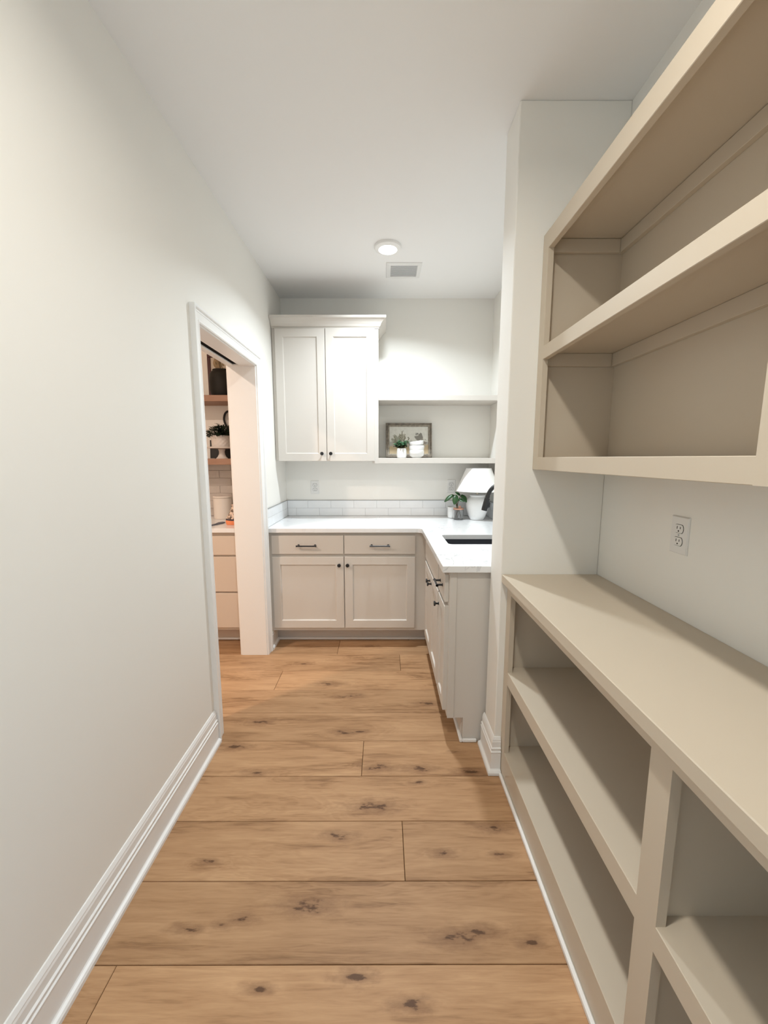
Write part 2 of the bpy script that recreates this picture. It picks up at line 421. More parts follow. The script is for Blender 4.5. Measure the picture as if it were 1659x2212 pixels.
def pull(parent, P, U, N, L=0.146):
    P = Vector(P); U = Vector(U); N = Vector(N)
    a = P - U * L / 2 + N * .03; b = P + U * L / 2 + N * .03
    parts = [tube_vf([a, b], .0052, 10)]
    for s in (-1, 1):
        q = P + U * s * (L / 2 - .013)
        parts.append(tube_vf([q, q + N * .002, q + N * .004, q + N * .03], [.008, .008, .0052, .0052], 10))
        t = P + U * s * L / 2 + N * .03
        parts.append(tube_vf([t - U * s * .004, t], .0068, 10))
    return mesh('pull', join(*parts), 'black_metal', parent, smooth=True)

def outlet(P, U, N, label, switch=False):
    """duplex receptacle; P centre on the wall, U to the right, N out of the wall"""
    P = Vector(P)
    r = empty('wall_switch' if switch else 'wall_outlet', P - Vector((0, 0, .0575)))
    tag(r, label, 'switch' if switch else 'outlet', 'white electrical wall plates')
    c = frame_conv(P, U, N)
    w, h, t = .0355, .0575, .006
    loops = [(w, h, 0), (w, h, .003), (w - .003, h - .003, t)]
    v = []; f = []
    for a, b, n in loops: v += [c(-a, -b, n), c(a, -b, n), c(a, b, n), c(-a, b, n)]
    for j in range(2):
        for k in range(4): f.append((j * 4 + k, j * 4 + (k + 1) % 4, j * 4 + 4 + (k + 1) % 4, j * 4 + 4 + k))
    f += [(3, 2, 1, 0), (8, 9, 10, 11)]
    mesh('plate', (v, f), 'plate_plastic', r)
    def flat(pts, n0, n1):
        m = len(pts)
        return [c(a, b, n0) for a, b in pts] + [c(a, b, n1) for a, b in pts], [list(range(m))[::-1], list(range(m, 2 * m))] + [(k, (k + 1) % m, m + (k + 1) % m, m + k) for k in range(m)]
    if switch:
        rk = mesh('rocker', flat([(-.0165, -.033), (.0165, -.033), (.0165, .033), (-.0165, .033)], .004, .0085), 'plate_plastic', r)
        return r
    for s in (-1, 1):
        zc = s * .0195
        pts = []
        for k in range(28):
            a = 2 * math.pi * k / 28
            pts.append((.0172 * math.cos(a), max(-.0125, min(.0125, .0172 * math.sin(a))) + zc))
        g = [(p[0] * 1.09, (p[1] - zc) * 1.10 + zc) for p in pts]
        mesh('receptacle_gap', flat(g, t - .0005, t + .0003), 'slot_dark', r)
        rc = mesh('receptacle', flat(pts, t - .0005, t + .0018), 'plate_plastic', r)
        for sx, hh in ((-.0064, .0042), (.0064, .0034)):
            mesh('slot', flat([(sx - .0011, zc + .0035 - hh), (sx + .0011, zc + .0035 - hh), (sx + .0011, zc + .0035 + hh), (sx - .0011, zc + .0035 + hh)], t + .001, t + .0022), 'slot_dark', rc)
        pp = [(.0026 * math.cos(2 * math.pi * k / 10), zc - .0068 + .0026 * math.sin(2 * math.pi * k / 10)) for k in range(10)]
        mesh('slot', flat(pp, t + .001, t + .0022), 'slot_dark', rc)
    sp = [(.0027 * math.cos(2 * math.pi * k / 10), .0027 * math.sin(2 * math.pi * k / 10)) for k in range(10)]
    mesh('screw', flat(sp, t - .0005, t + .0012), 'trim_metal', r)
    return r

# ================================================================ SETTING
def struct(o): o['kind'] = 'structure'; return o
XKL = -3.4; YKR = 0.3
# floor: sub-floor with every plank as a child
fl = struct(box('floor', XKL, XR, YREAR, YB, -0.06, -0.010, 'dark_gap', bev=0))
PW = 0.2215
joints = {0: [-.336], 1: [.118], 2: [-.673], 3: [-1.02, .52], 4: [-.92, .62], 5: [-.098], 6: [-.95, .60], 7: [.074], 8: [-1.0, .55], 9: [-.75], -1: [.2], -2: [-.5], -3: [.3]}
PL = 1.55
plank_cache = {}
for row in range(-4, 20):
    y1 = 2.70 + PW - row * PW; y0 = y1 - PW
    if y0 > YB: continue
    y1c = min(y1, YB); y0c = max(y0, YREAR)
    if y1c - y0c < .02: continue
    js = joints.get(row, [random.uniform(-.7, .7)])
    xs = set(js)
    x = min(js)
    while x > XKL: x -= PL; xs.add(x)
    x = max(js)
    while x < XR: x += PL; xs.add(x)
    xs = sorted(max(XKL, min(XR, q)) for q in xs)
    for a, b in zip(xs[:-1], xs[1:]):
        if b - a < .02: continue
        # kitchen side far left is not needed in front rows
        w, h = round(b - a, 4), round(y1c - y0c, 4)
        if (w, h) not in plank_cache:
            g = .0009; c = .0016
            v = []
            for (dx, dy, z) in ((g, g, -.0098), (g, g, -c), (g + c, g + c, 0)):
                v += [(-w / 2 + dx, -h / 2 + dy, z), (w / 2 - dx, -h / 2 + dy, z), (w / 2 - dx, h / 2 - dy, z), (-w / 2 + dx, h / 2 - dy, z)]
            f = [(0, 3, 2, 1), (8, 9, 10, 11)] + [(j * 4 + k, j * 4 + (k + 1) % 4, j * 4 + 4 + (k + 1) % 4, j * 4 + 4 + k) for j in (0, 1) for k in range(4)]
            me = bpy.data.meshes.new('plank'); me.from_pydata(v, [], f); me.materials.append(MATS['oak_plank']); plank_cache[(w, h)] = me
        _link(bpy.data.objects.new('plank', plank_cache[(w, h)]), fl, ((a + b) / 2, (y0c + y1c) / 2, 0))

struct(box('ceiling', XKL, XR, YREAR, YB, ZC, ZC + .1, 'ceiling_paint', bev=0))
DY0, DY1, DZ = 1.885, 2.690, 2.012       # finished door opening
RO = 0.02                                 # jamb thickness
wl = struct(mesh('wall_left', join(box_vf(XKW, XL, YREAR, DY0 - RO, 0, ZC), box_vf(XKW, XL, DY1 + RO, YB, 0, ZC), box_vf(XKW, XL, DY0 - RO, DY1 + RO, DZ + .06, ZC)), 'wall_paint'))
wb = struct(box('wall_back', XKL, XR + .12, YB, YB + .12, 0, ZC, 'wall_paint', bev=0))
wr = struct(box('wall_right', XR, XR + .12, -.30, YB, 0, ZC, 'wall_paint', bev=0))
ws = struct(box('wall_partition', XS, XR, YS1, YS2, 0, ZC, 'wall_paint', bev=.003))
# unseen opening added behind the viewer to admit cool sky light: pier, gap, lintel
struct(box('wall_rear_light_block', XL, XS + .12, YREAR - .1, YREAR, 0, ZC, 'wall_paint', bev=0))  # unseen wall added to keep sky light off the partition front
struct(box('wall_kitchen_light_block', XKL, XKW, YKR - .1, YKR, 0, ZC, 'wall_paint', bev=0))  # unseen wall added to keep blue sky light out of the kitchen
struct(mesh('wall_right_light_opening', join(box_vf(XS, XR + .12, -.42, -.30, 0, ZC), box_vf(XS, XS + .12, YREAR, -.42, 2.1, ZC)), 'wall_paint'))
struct(box('wall_kitchen_side', XKL - .12, XKL, YKR, YB, 0, ZC, 'wall_paint', bev=0))

# baseboards
BB = [(0, 0), (.030, 0), (.030, .012), (.026, .018), (.019, .021), (.0165, .024), (.0165, .100), (.0185, .103), (.0185, .106), (.0145, .109), (.0145, .116), (.0165, .119), (.0165, .122),
      (.0115, .126), (.0115, .150), (.0095, .156), (.0095, .160), (.0035, .171), (0, .172)]
xyz = lambda a, b, h: (a, b, h)
CASW = .072
struct(mesh('baseboard_left', sweep_vf([(XL, YREAR), (XL, DY0 - CASW - .004)], BB, xyz, -1), 'trim_paint'))
struct(mesh('baseboard_left_far', sweep_vf([(XL, DY1 + CASW + .004), (XL, 2.935)], BB, xyz, -1), 'trim_paint'))
struct(mesh('baseboard_partition', sweep_vf([(XS, YS2 + .012), (XS, YS1), (XS + .027, YS1)], BB, xyz, -1), 'trim_paint'))

# door opening: pocket door frame
dr = struct(empty('door_1', ((XL + XKW) / 2, (DY0 + DY1) / 2, 0)))
tag(dr, 'white cased pocket doorway opening through the left wall to the kitchen')
box('jamb', XKW - .002, XL + .002, DY1, DY1 + RO, 0, DZ + RO, 'trim_paint', dr)
box('jamb', XKW - .002, -.978, DY0 - RO, DY0, 0, DZ + RO, 'trim_paint', dr)
box('jamb', -.940, XL + .002, DY0 - RO, DY0, 0, DZ + RO, 'trim_paint', dr)
box('head', -.940, XL + .002, DY0, DY1, DZ, DZ + RO, 'trim_paint', dr)
box('head', XKW - .002, -.978, DY0, DY1, DZ, DZ + RO, 'trim_paint', dr)
box('head_filler', -.940, -.978, DY1 - .025, DY1, DZ, DZ + RO, 'trim_paint', dr, bev=0)
box('slot_shade_fill', -.9405, -.9775, DY0, DY1 - .025, DZ + .008, DZ + .058, 'dark_gap', dr, bev=0)  # shallow black fill standing in for the shade inside the pocket slot
CAS = [(.006, 0), (.006, .011), (.011, .0145), (.016, .0145), (.018, .0125), (.045, .0165), (.047, .0185), (.050, .0185), (.052, .0170), (.056, .0170), (.058, .0225), (.061, .0250), (CASW, .0250), (CASW, 0)]
yz = lambda s, x0: (lambda a, b, h: (x0 + s * h, a, b))
mesh('casing', sweep_vf([(DY0, 0), (DY0, DZ), (DY1, DZ), (DY1, 0)], CAS, yz(1, XL), 1), 'trim_paint', dr)
mesh('casing', sweep_vf([(DY0, 0), (DY0, DZ), (DY1, DZ), (DY1, 0)], CAS, yz(-1, XKW), 1), 'trim_paint', dr)

# ================================================================ CEILING FIXTURES
def ceiling_light(x, y, key, label, r=.083):
    e = tag(empty('ceiling_light', (x, y, ZC - .024)), label, 'light', 'round recessed ceiling lights')
    mesh('trim_ring', lathe_vf(x, y, [(r, ZC), (r, ZC - .008), (r * .97, ZC - .014), (r * .72, ZC - .021), (r * .68, ZC - .021), (r * .68, ZC - .010)], 40, cap0=False, cap1=False), 'trim_paint', e, smooth=True)
    mesh('diffuser', lathe_vf(x, y, [(r * .68, ZC - .012), (r * .68, ZC - .020), (r * .60, ZC - .0235), (.002, ZC - .024)], 40), 'diffuser_on', e, smooth=True)
    l = bpy.data.lights.new('lamp_glow', 'AREA'); l.shape = 'DISK'; l.size = r * 1.3; l.energy = LAMP_W[key]; l.color = LAMP_C[key]; l.spread = math.radians(LAMP_S[key])
    _link(bpy.data.objects.new('bulb', l), e, (x, y, ZC - .026))
ceiling_light(.029, 2.625, 'sink', 'round glowing ceiling light beside the air vent')
ceiling_light(.0, .46, 'entry', 'round glowing ceiling light above the open shelves, overhead of the viewer')
ceiling_light(-1.95, 1.15, 'kitchen', 'round warm ceiling light in the kitchen beyond the doorway')

def vent():
    x0, x1, y0, y1 = .021, .262, 2.820, 3.046
    e = tag(empty('ceiling_vent', ((x0 + x1) / 2, (y0 + y1) / 2, ZC - .01)), 'white louvred air vent grille set in the ceiling', 'vent')
    z = ZC
    a = .030
    V = []; Fc = []
    for (ix, h) in ((0, 0), (.003, -.006), (a - .004, -.010), (a, -.008), (a, -.001)):
        V += [(x0 + ix, y0 + ix, z + h), (x1 - ix, y0 + ix, z + h), (x1 - ix, y1 - ix, z + h), (x0 + ix, y1 - ix, z + h)]
    for j in range(4):
        for k in range(4): Fc.append((j * 4 + k, j * 4 + (k + 1) % 4, j * 4 + 4 + (k + 1) % 4, j * 4 + 4 + k))
    mesh('frame', (V, Fc), 'vent_white', e)
    box('backing', x0 + a, x1 - a, y0 + a, y1 - a, z - .0015, z - .0005, 'vent_back', e, bev=0)
    n = 9; yy0 = y0 + a; yy1 = y1 - a
    for i in range(n):
        y = yy0 + (i + .5) * (yy1 - yy0) / n
        v = []
        for xx in (x0 + a, x1 - a):
            v += [(xx, y - .0062, z - .0090), (xx, y - .0058, z - .0100), (xx, y + .0062, z - .0075), (xx, y + .0058, z - .0065)]
        mesh('slat', (v, [(0, 1, 2, 3), (7, 6, 5, 4), (0, 4, 5, 1), (1, 5, 6, 2), (2, 6, 7, 3), (3, 7, 4, 0)]), 'vent_slat', e)
vent()

# ================================================================ BASE CABINETS
NX = (-1, 0, 0); NY = (0, -1, 0); UX = (1, 0, 0); UY = (0, -1, 0)
DZ0, DZ1, RZ0, RZ1, BZ = .157, .701, .722, .859, .132
CT = .031                                  # worktop thickness
def toe(parent, *b): return box('toe_kick', *b, 'cabinet_paint', parent)
# back run
bc = tag(empty('base_cabinet', (-.27, 3.1, 0)), 'greige shaker base cabinet with two wide drawers and two doors under the back wall', 'cabinet')
FY = 2.820
mesh('body', join(box_vf(XL + .003, .316, FY + .019, YB - .002, BZ, ZK - CT - .001)), 'cabinet_paint', bc)
ff = [(XL + .003, -.795, BZ, ZK - CT), (-.795, .224, BZ, BZ + .04), (-.795, .224, .695, .735), (-.795, .224, .845, ZK - CT), (-.3, -.27, BZ + .04, .695), (-.3, -.27, .735, .845), (.224, .316, BZ, ZK - CT)]
mesh('face_frame', join(*[box_vf(a, b, FY, FY + .019, c, d) for a, b, c, d in ff]), 'cabinet_paint', bc)
box('toe_kick', XL + .003, .393, 2.945, 2.96, 0.001, BZ, 'cabinet_paint', bc)
box('shoe_moulding', XL + .003, .382, 2.932, 2.945, 0.001, .020, 'trim_paint', bc, bev=.004)
for (a, b, kx) in ((-.811, -.2885, -.320), (-.2825, .234, -.259)):
    d = slab(bc, (a, FY, RZ0), UX, NY, b - a, RZ1 - RZ0)
    pull(d, ((a + b) / 2 + (-.004 if a < -.5 else 0), FY - .02, .787), UX, NY)
    d = shaker(bc, (a, FY, DZ0), UX, NY, b - a, DZ1 - DZ0)
    knob(d, (kx, FY - .02, .642), NY)
# right run: sink base and narrow end cabinet
FX = .317
sc_ = tag(empty('sink_cabinet', (.6, 2.4, 0)), 'greige double-door sink cabinet with plain false front on the right run', 'cabinet')
mesh('body', join(box_vf(FX + .019, XR - .002, 2.052, 2.818, BZ, .64), box_vf(FX + .019, .37, 2.052, 2.818, .64, ZK - CT - .001)), 'cabinet_paint', sc_)
ff = [(2.70, 2.819, BZ, ZK - CT), (2.052, 2.078, BZ, ZK - CT), (2.078, 2.70, BZ, BZ + .04), (2.078, 2.70, .695, .735), (2.078, 2.70, .845, ZK - CT)]
mesh('face_frame', join(*[box_vf(FX, FX + .019, a, b, c, d) for a, b, c, d in ff]), 'cabinet_paint', sc_)
toe(sc_, .394, .41, 2.052, 2.94, 0.001, BZ)
box('shoe_moulding', .382, .394, 2.052, 2.930, 0.001, .020, 'trim_paint', sc_, bev=.004)
slab(sc_, (FX, 2.70, RZ0), UY, NX, 2.70 - 2.062, RZ1 - RZ0, name='false_front')
for (a, b, ky) in ((2.70, 2.382, 2.412), (2.378, 2.062, 2.348)):
    d = shaker(sc_, (FX, a, DZ0), UY, NX, a - b, DZ1 - DZ0)
    knob(d, (FX - .02, ky, .645), NX)
ec = tag(empty('end_cabinet', (.6, 1.93, 0)), 'narrow greige base cabinet with one drawer and one door beside the partition', 'cabinet')
mesh('body', join(box_vf(FX + .019, XR - .002, 1.836, 2.05, BZ, ZK - CT - .001)), 'cabinet_paint', ec)
ff = [(1.822, 1.848, BZ, ZK - CT), (2.028, 2.05, BZ, ZK - CT), (1.848, 2.028, BZ, BZ + .04), (1.848, 2.028, .695, .735), (1.848, 2.028, .845, ZK - CT)]
mesh('face_frame', join(*[box_vf(FX, FX + .019, a, b, c, d) for a, b, c, d in ff]), 'cabinet_paint', ec)
mesh('end_panel', join(box_vf(FX + .002, XR - .002, 1.812, 1.834, BZ - .004, ZK - CT - .001), box_vf(.398, XR - .002, 1.812, 1.834, 0.001, BZ - .004)), 'cabinet_paint', ec)
box('end_batten', FX + .001, FX + .034, 1.8085, 1.812, BZ - .004, ZK - CT - .001, 'cabinet_paint', ec, bev=.001)
toe(ec, .394, .41, 1.836, 2.05, 0.001, BZ)
mesh('shoe_moulding', join(box_vf(.382, .397, 1.798, 2.05, 0.001, .020, .004), box_vf(.397, XS - .033, 1.798, 1.811, 0.001, .020, .004)), 'trim_paint', ec)
d = slab(ec, (FX, 2.042, RZ0), UY, NX, 2.042 - 1.832, RZ1 - RZ0)
pull(d, (FX - .02, 1.937, .787), UY, NX, .10)
d = shaker(ec, (FX, 2.042, DZ0), UY, NX, 2.042 - 1.832, DZ1 - DZ0, fw=.05)
knob(d, (FX - .02, 2.018, .645), NX)

# L-shaped quartz worktop with sink cut-out
def arc(cx, cy, r, a0, a1, n=6):
    return [(cx + r * math.cos(math.radians(a0 + (a1 - a0) * i / n)), cy + r * math.sin(math.radians(a0 + (a1 - a0) * i / n))) for i in range(n + 1)]
def rrect(x0, x1, y0, y1, r, n=5):
    return arc(x1 - r, y1 - r, r, 0, 90, n) + arc(x0 + r, y1 - r, r, 90, 180, n) + arc(x0 + r, y0 + r, r, 180, 270, n) + arc(x1 - r, y0 + r, r, 270, 360, n)
def plate_vf(outer, holes, z0, z1, e=.002):
    loops = [outer] + holes
    flat = [p for l in loops for p in l]
    tri = tessellate_polygon([[Vector((p[0], p[1], 0)) for p in l] for l in loops])
    n = len(flat)
    v = [(p[0], p[1], z0) for p in flat] + [(p[0], p[1], z1) for p in flat]
    f = [tuple(t) for t in tri] + [tuple(i + n for i in t) for t in tri]
    o = 0
    for l in loops:
        m = len(l)
        for k in range(m): f.append((o + k, o + (k + 1) % m, n + o + (k + 1) % m, n + o + k))
        o += m
    return v, f
SKX0, SKX1, SKY0, SKY1 = .384, .775, 2.262, 2.552
XP, YK = .278, 2.784
outer = [(XL + .002, YB - .002), (XL + .002, YK)] + arc(XP - .035, YK - .035, .035, 90, 0, 7) + [(XP, YS2 + .004), (XR - .002, YS2 + .004), (XR - .002, YB - .002)]
wt = mesh('worktop', plate_vf(outer, [rrect(SKX0, SKX1, SKY0, SKY1, .028)], ZK - CT, ZK), 'quartz')
bv = wt.modifiers.new('edge', 'BEVEL'); bv.width = .0018; bv.segments = 2; bv.limit_method = 'ANGLE'; bv.angle_limit = math.radians(60)
tag(wt, 'L-shaped white quartz worktop with faint grey veins over the base cabinets', 'worktop')
def sink():
    e = tag(empty('sink', ((SKX0 + SKX1) / 2, (SKY0 + SKY1) / 2, .665)), 'dark slate undermount sink set into the white worktop', 'sink')
    lo = []
    def L(o, z, r): lo.append([(x, y, z) for x, y in rrect(SKX0 - o, SKX1 + o, SKY0 - o, SKY1 + o, r)])
    zt = ZK - CT - .0005
    L(.014, zt - .012, .03); L(.014, zt, .03); L(.004, zt, .028); L(.004, .70, .03); L(-.02, .68, .05); L(-.10, .676, .06)
    n = len(lo[0]); v = [p for l in lo for p in l]; f = []
    for j in range(len(lo) - 1):
        for k in range(n): f.append((j * n + k, j * n + (k + 1) % n, (j + 1) * n + (k + 1) % n, (j + 1) * n + k))
    f.append([(len(lo) - 1) * n + k for k in range(n)])
    o = mesh('basin', (v, f), 'sink_granite', e, smooth=True)
    mesh('drain', lathe_vf((SKX0 + SKX1) / 2, (SKY0 + SKY1) / 2, [(.04, .677), (.04, .679), (.03, .679), (.025, .677), (.002, .677)], 24), 'black_metal', e, smooth=True)
sink()
def faucet():
    fx, fy = .835, 2.41
    e = tag(empty('faucet', (fx, fy, ZK)), 'matte black gooseneck pull-down faucet at the sink', 'faucet')
    mesh('base', lathe_vf(fx, fy, [(.028, ZK), (.028, ZK + .006), (.022, ZK + .012), (.022, ZK + .085), (.015, ZK + .095), (.0135, ZK + .10)], 24), 'black_metal', e, smooth=True)
    R = .097; top = ZK + .250
    pts = [(fx, fy, ZK + .09), (fx, fy, top)] + [(fx - R + R * math.cos(math.radians(a)), fy, top + R * math.sin(math.radians(a))) for a in list(range(12, 157, 12)) + [164, 171]]
    mesh('spout', tube_vf(pts, .0125, 14), 'black_metal', e, smooth=True)
    p = Vector(pts[-1]); d = (p - Vector(pts[-2])).normalized()
    q = [p - d * .005, p + d * .008, p + d * .010, p + d * .075, p + d * .088]
    sh = mesh('spray_head', tube_vf(q, [.0135, .0135, .0165, .0185, .0175], 16), 'black_metal', e, smooth=True)
    s = p + d * .040; nrm = Vector((-d.z, 0, d.x)); nrm = nrm if nrm.x > 0 else -nrm
    mesh('spray_button', tube_vf([s + nrm * .012 - d * .012, s + nrm * .020, s + nrm * .021 + d * .018, s + nrm * .012 + d * .028], [.006, .008, .008, .005], 8), 'black_metal', sh, smooth=True)
    mesh('lever', join(tube_vf([(fx, fy - .015, ZK + .055), (fx, fy - .045, ZK + .057)], .010, 12), tube_vf([(fx, fy - .04, ZK + .057), (fx + .01, fy - .05, ZK + .12)], [.007, .005], 10)), 'black_metal', e, smooth=True)
faucet()

# ================================================================ BACKSPLASH
TH, TG, TW = .0645, .0022, .198
def splash(wall, axis, a0, a1, depth0, sgn, first_bottom, first_top, trim_end=None):
    """rows of tiles along 'axis' (x or y) from a0 to a1 on the plane depth0, standing out by sgn*8 mm"""
    t = .008
    def place(name, p0, p1, z0, z1, d0, d1, m, bev):
        if axis == 'x': return box(name, p0, p1, d0, d1, z0, z1, m, wall, bev=bev)
        return box(name, d0, d1, p0, p1, z0, z1, m, wall, bev=bev)
    place('grout', a0, a1, ZK + .001, ZK + .003 + 2 * TH + TG, depth0 + sgn * .0005, depth0 + sgn * (t - .0018), 'grout', 0)
    for r, f0 in ((0, first_bottom), (1, first_top)):
        z0 = ZK + .003 + r * (TH + TG)
        x = f0
        while x > a0: x -= TW + TG
        while x < a1:
            p0 = max(x + TG, a0 + .001); p1 = min(x + TW + TG, a1 - .001)
            if p1 - p0 > .012: place('tile', p0, p1, z0, z0 + TH, depth0 + sgn * .0008, depth0 + sgn * t, 'tile_glaze', .0012)
            x += TW + TG
    zt = ZK + .003 + 2 * TH + TG
    place('edge_trim', a0, a1, zt, zt + .0035, depth0 + sgn * .0005, depth0 + sgn * .0095, 'trim_metal', 0)
    if trim_end is not None: place('edge_trim', trim_end - .0035, trim_end, ZK + .001, zt + .0035, depth0 + sgn * .0005, depth0 + sgn * .0095, 'trim_metal', 0)
splash(wb, 'x', XL + .009, XR - .009, YB, -1, -.558, -.657)
splash(wl, 'y', 2.800, YB - .0005, XL, 1, 2.92, 3.02, 2.800)
splash(wr, 'y', YS2 + .001, YB - .0005, XR, -1, 3.22, 3.12)

# ================================================================ UPPER CABINET + OPEN SHELF
uc = tag(empty('wall_cabinet', (-.44, 3.26, 1.39)), 'tall greige wall cabinet with two shaker doors and crown moulding', 'cabinet')
UY0 = 3.112
UR = -.036
mesh('body', join(box_vf(XL + .003, UR - .001, UY0 + .019, YB - .002, 1.402, 2.40)), 'cabinet_paint', uc)
ff = [(XL + .003, -.79, 1.400, 2.40), (-.085, UR, 1.375, 2.40), (-.79, -.085, 1.400, 1.43), (-.79, -.085, 2.33, 2.40), (-.452, -.425, 1.43, 2.33)]
mesh('face_frame', join(*[box_vf(a, b, UY0, UY0 + .019, c, d) for a, b, c, d in ff]), 'cabinet_paint', uc)
for (a, b, kx) in ((-.812, -.4385, -.472), (-.4345, -.066, -.404)):
    d = shaker(uc, (a, UY0, 1.391), UX, NY, b - a, 2.372 - 1.391)
    knob(d, (kx, UY0 - .02, 1.449), NY)
CR = [(0, 2.375), (.005, 2.375), (.005, 2.384), (.010, 2.386), (.014, 2.391), (.020, 2.404), (.030, 2.418), (.043, 2.430), (.052, 2.436), (.058, 2.438), (.058, 2.455), (0, 2.455)]
mesh('crown', sweep_vf([(XL + .003, UY0 + .0005), (UR, UY0 + .0005), (UR, YB - .003)], CR, xyz, -1), 'cabinet_paint', uc)

sh = tag(empty('wall_shelf', (.44, 3.27, 1.374)), 'white-greige open wall shelf unit with two boards beside the wall cabinet', 'shelf')
mesh('shelf_board', join(box_vf(UR + .001, XR - .002, UY0 + .002, YB - .002, 1.3735, 1.4155, .0015), box_vf(-.064, UR + .002, UY0 - .0015, UY0 + .002, 1.3735, 1.4155, .0005)), 'cabinet_paint', sh)
box('shelf_board', UR + .001, XR - .002, UY0 + .002, YB - .002, 1.854, 1.894, 'cabinet_paint', sh)

# ================================================================ NICHE: LOWER OPEN SHELVES
Y1, Y0 = YS1 - .001, -.298
lu = tag(empty('base_shelving', (.72, .66, 0)), 'long low built-in open shelving with beige face frame along the right wall', 'shelving')
LX = .530
def rail(name, parent, x, y0, y1, z0, z1, t=.02, c=.0014):
    if name == 'stile': sec = [(x, 0), (x + t, 0), (x + t, 1), (x, 1)]; return box(name, x, x + t, y0, y1, z0, z1, 'shelf_paint', parent, bev=0)
    sec = [(x + t, z0), (x + t, z1), (x + c, z1), (x, z1 - c), (x, z0 + c), (x + c, z0)]
    v = [(a, y, b) for y in (y0, y1) for a, b in sec]; n = len(sec)
    f = [list(range(n)), list(range(n, 2 * n))] + [(k, (k + 1) % n, n + (k + 1) % n, n + k) for k in range(n)]
    return mesh(name, (v, f), 'shelf_paint', parent)
STL = [(1.570, Y1), (.650, .708), (-.298, -.212)]
for a, b in STL: rail('stile', lu, LX, a, b, .0, .889)
SPANS = [(.708, 1.570), (-.212, .650)]
for a, b in SPANS:
    rail('top_rail', lu, LX, a, b, .846, .889)
    rail('shelf_rail', lu, LX, a, b, .450, .508)
    rail('bottom_rail', lu, LX, a, b, .0, .131)
IN = [(.6895, Y1 - .0005), (-.297, .680)]
for a, b in IN:
    box('shelf', LX + .02, XR - .001, a, b - .0105, .470, .508, 'shelf_paint', lu, bev=0)
    box('shelf', LX + .02, XR - .001, a, b - .0105, .095, .131, 'shelf_paint', lu, bev=0)
box('back_panel', XR - .0009, XR - .0001, Y0, Y1, .01, .888, 'shelf_paint', lu, bev=0)
box('side_panel', LX + .0205, XR - .001, Y1 - .010, Y1, 0, .888, 'shelf_paint', lu, bev=0)
box('divider', LX + .0205, XR - .001, .669, .689, 0, .888, 'shelf_paint', lu, bev=0)
box('shoe_moulding', LX - .013, LX - .0005, Y0, Y1 - .03, 0, .020, 'trim_paint', lu, bev=.004)
tp = box('shelf_worktop', .504, XR - .001, Y0, Y1, .8895, .925, 'shelf_paint', bev=.002)
tag(tp, 'long beige painted worktop over the low open shelving', 'worktop')

# ================================================================ NICHE: UPPER OPEN SHELVES
uu = tag(empty('wall_shelving', (.76, .66, 1.368)), 'large built-in open wall shelving with beige face frame on the right', 'shelving')
HX = .611
for a, b in [(1.570, Y1), (.590, .651), (-.298, -.212)]: rail('stile', uu, HX, a, b, 1.368, 2.248)
SPANS = [(.651, 1.570), (-.212, .590)]
for a, b in SPANS:
    rail('bottom_rail', uu, HX, a, b, 1.368, 1.417)
    rail('shelf_rail', uu, HX, a, b, 1.788, 1.838)
    rail('top_rail', uu, HX, a, b, 2.184, 2.248)
IN = [(.632, Y1 - .011), (-.297, .611)]
for a, b in IN:
    box('shelf', HX + .02, XR - .001, a, b, 1.395, 1.415, 'shelf_paint', uu, bev=0)
    box('shelf', HX + .02, XR - .001, a, b, 1.816, 1.838, 'shelf_paint', uu, bev=0)
    for z in (1.816, 2.2265):
        box('cleat', XR - .020, XR - .001, a, b, z - .048, z - .0005, 'shelf_paint', uu, bev=.001)
        box('side_cleat', HX + .0205, XR - .021, b - .016, b, z - .048, z - .0005, 'shelf_paint', uu, bev=.001)
box('back_panel', XR - .0009, XR - .0001, Y0, Y1, 1.395, 2.2265, 'shelf_paint', uu, bev=0)
box('top_board', HX + .0205, XR - .001, Y0, Y1, 2.2275, 2.247, 'shelf_paint', uu, bev=0)
box('side_panel', HX + .0205, XR - .001, Y1 - .010, Y1, 1.395, 2.2265, 'shelf_paint', uu, bev=0)
box('divider', HX + .0205, XR - .001, .612, .631, 1.395, 2.2265, 'shelf_paint', uu, bev=0)

# ================================================================ WALL PLATES
outlet((-.592, YB, 1.165), UX, NY, 'white wall outlet on the back wall below the tall cabinet')
outlet((.591, YB, 1.172), UX, NY, 'white wall outlet on the back wall beside the white lamp')
outlet((XR, 1.183, 1.180), UY, NX, 'white wall outlet on the right wall above the beige worktop')
outlet((XL, 2.799 + .0, 1.155), (0, 1, 0), (1, 0, 0), 'white wall outlet on the left wall just past the doorway casing')

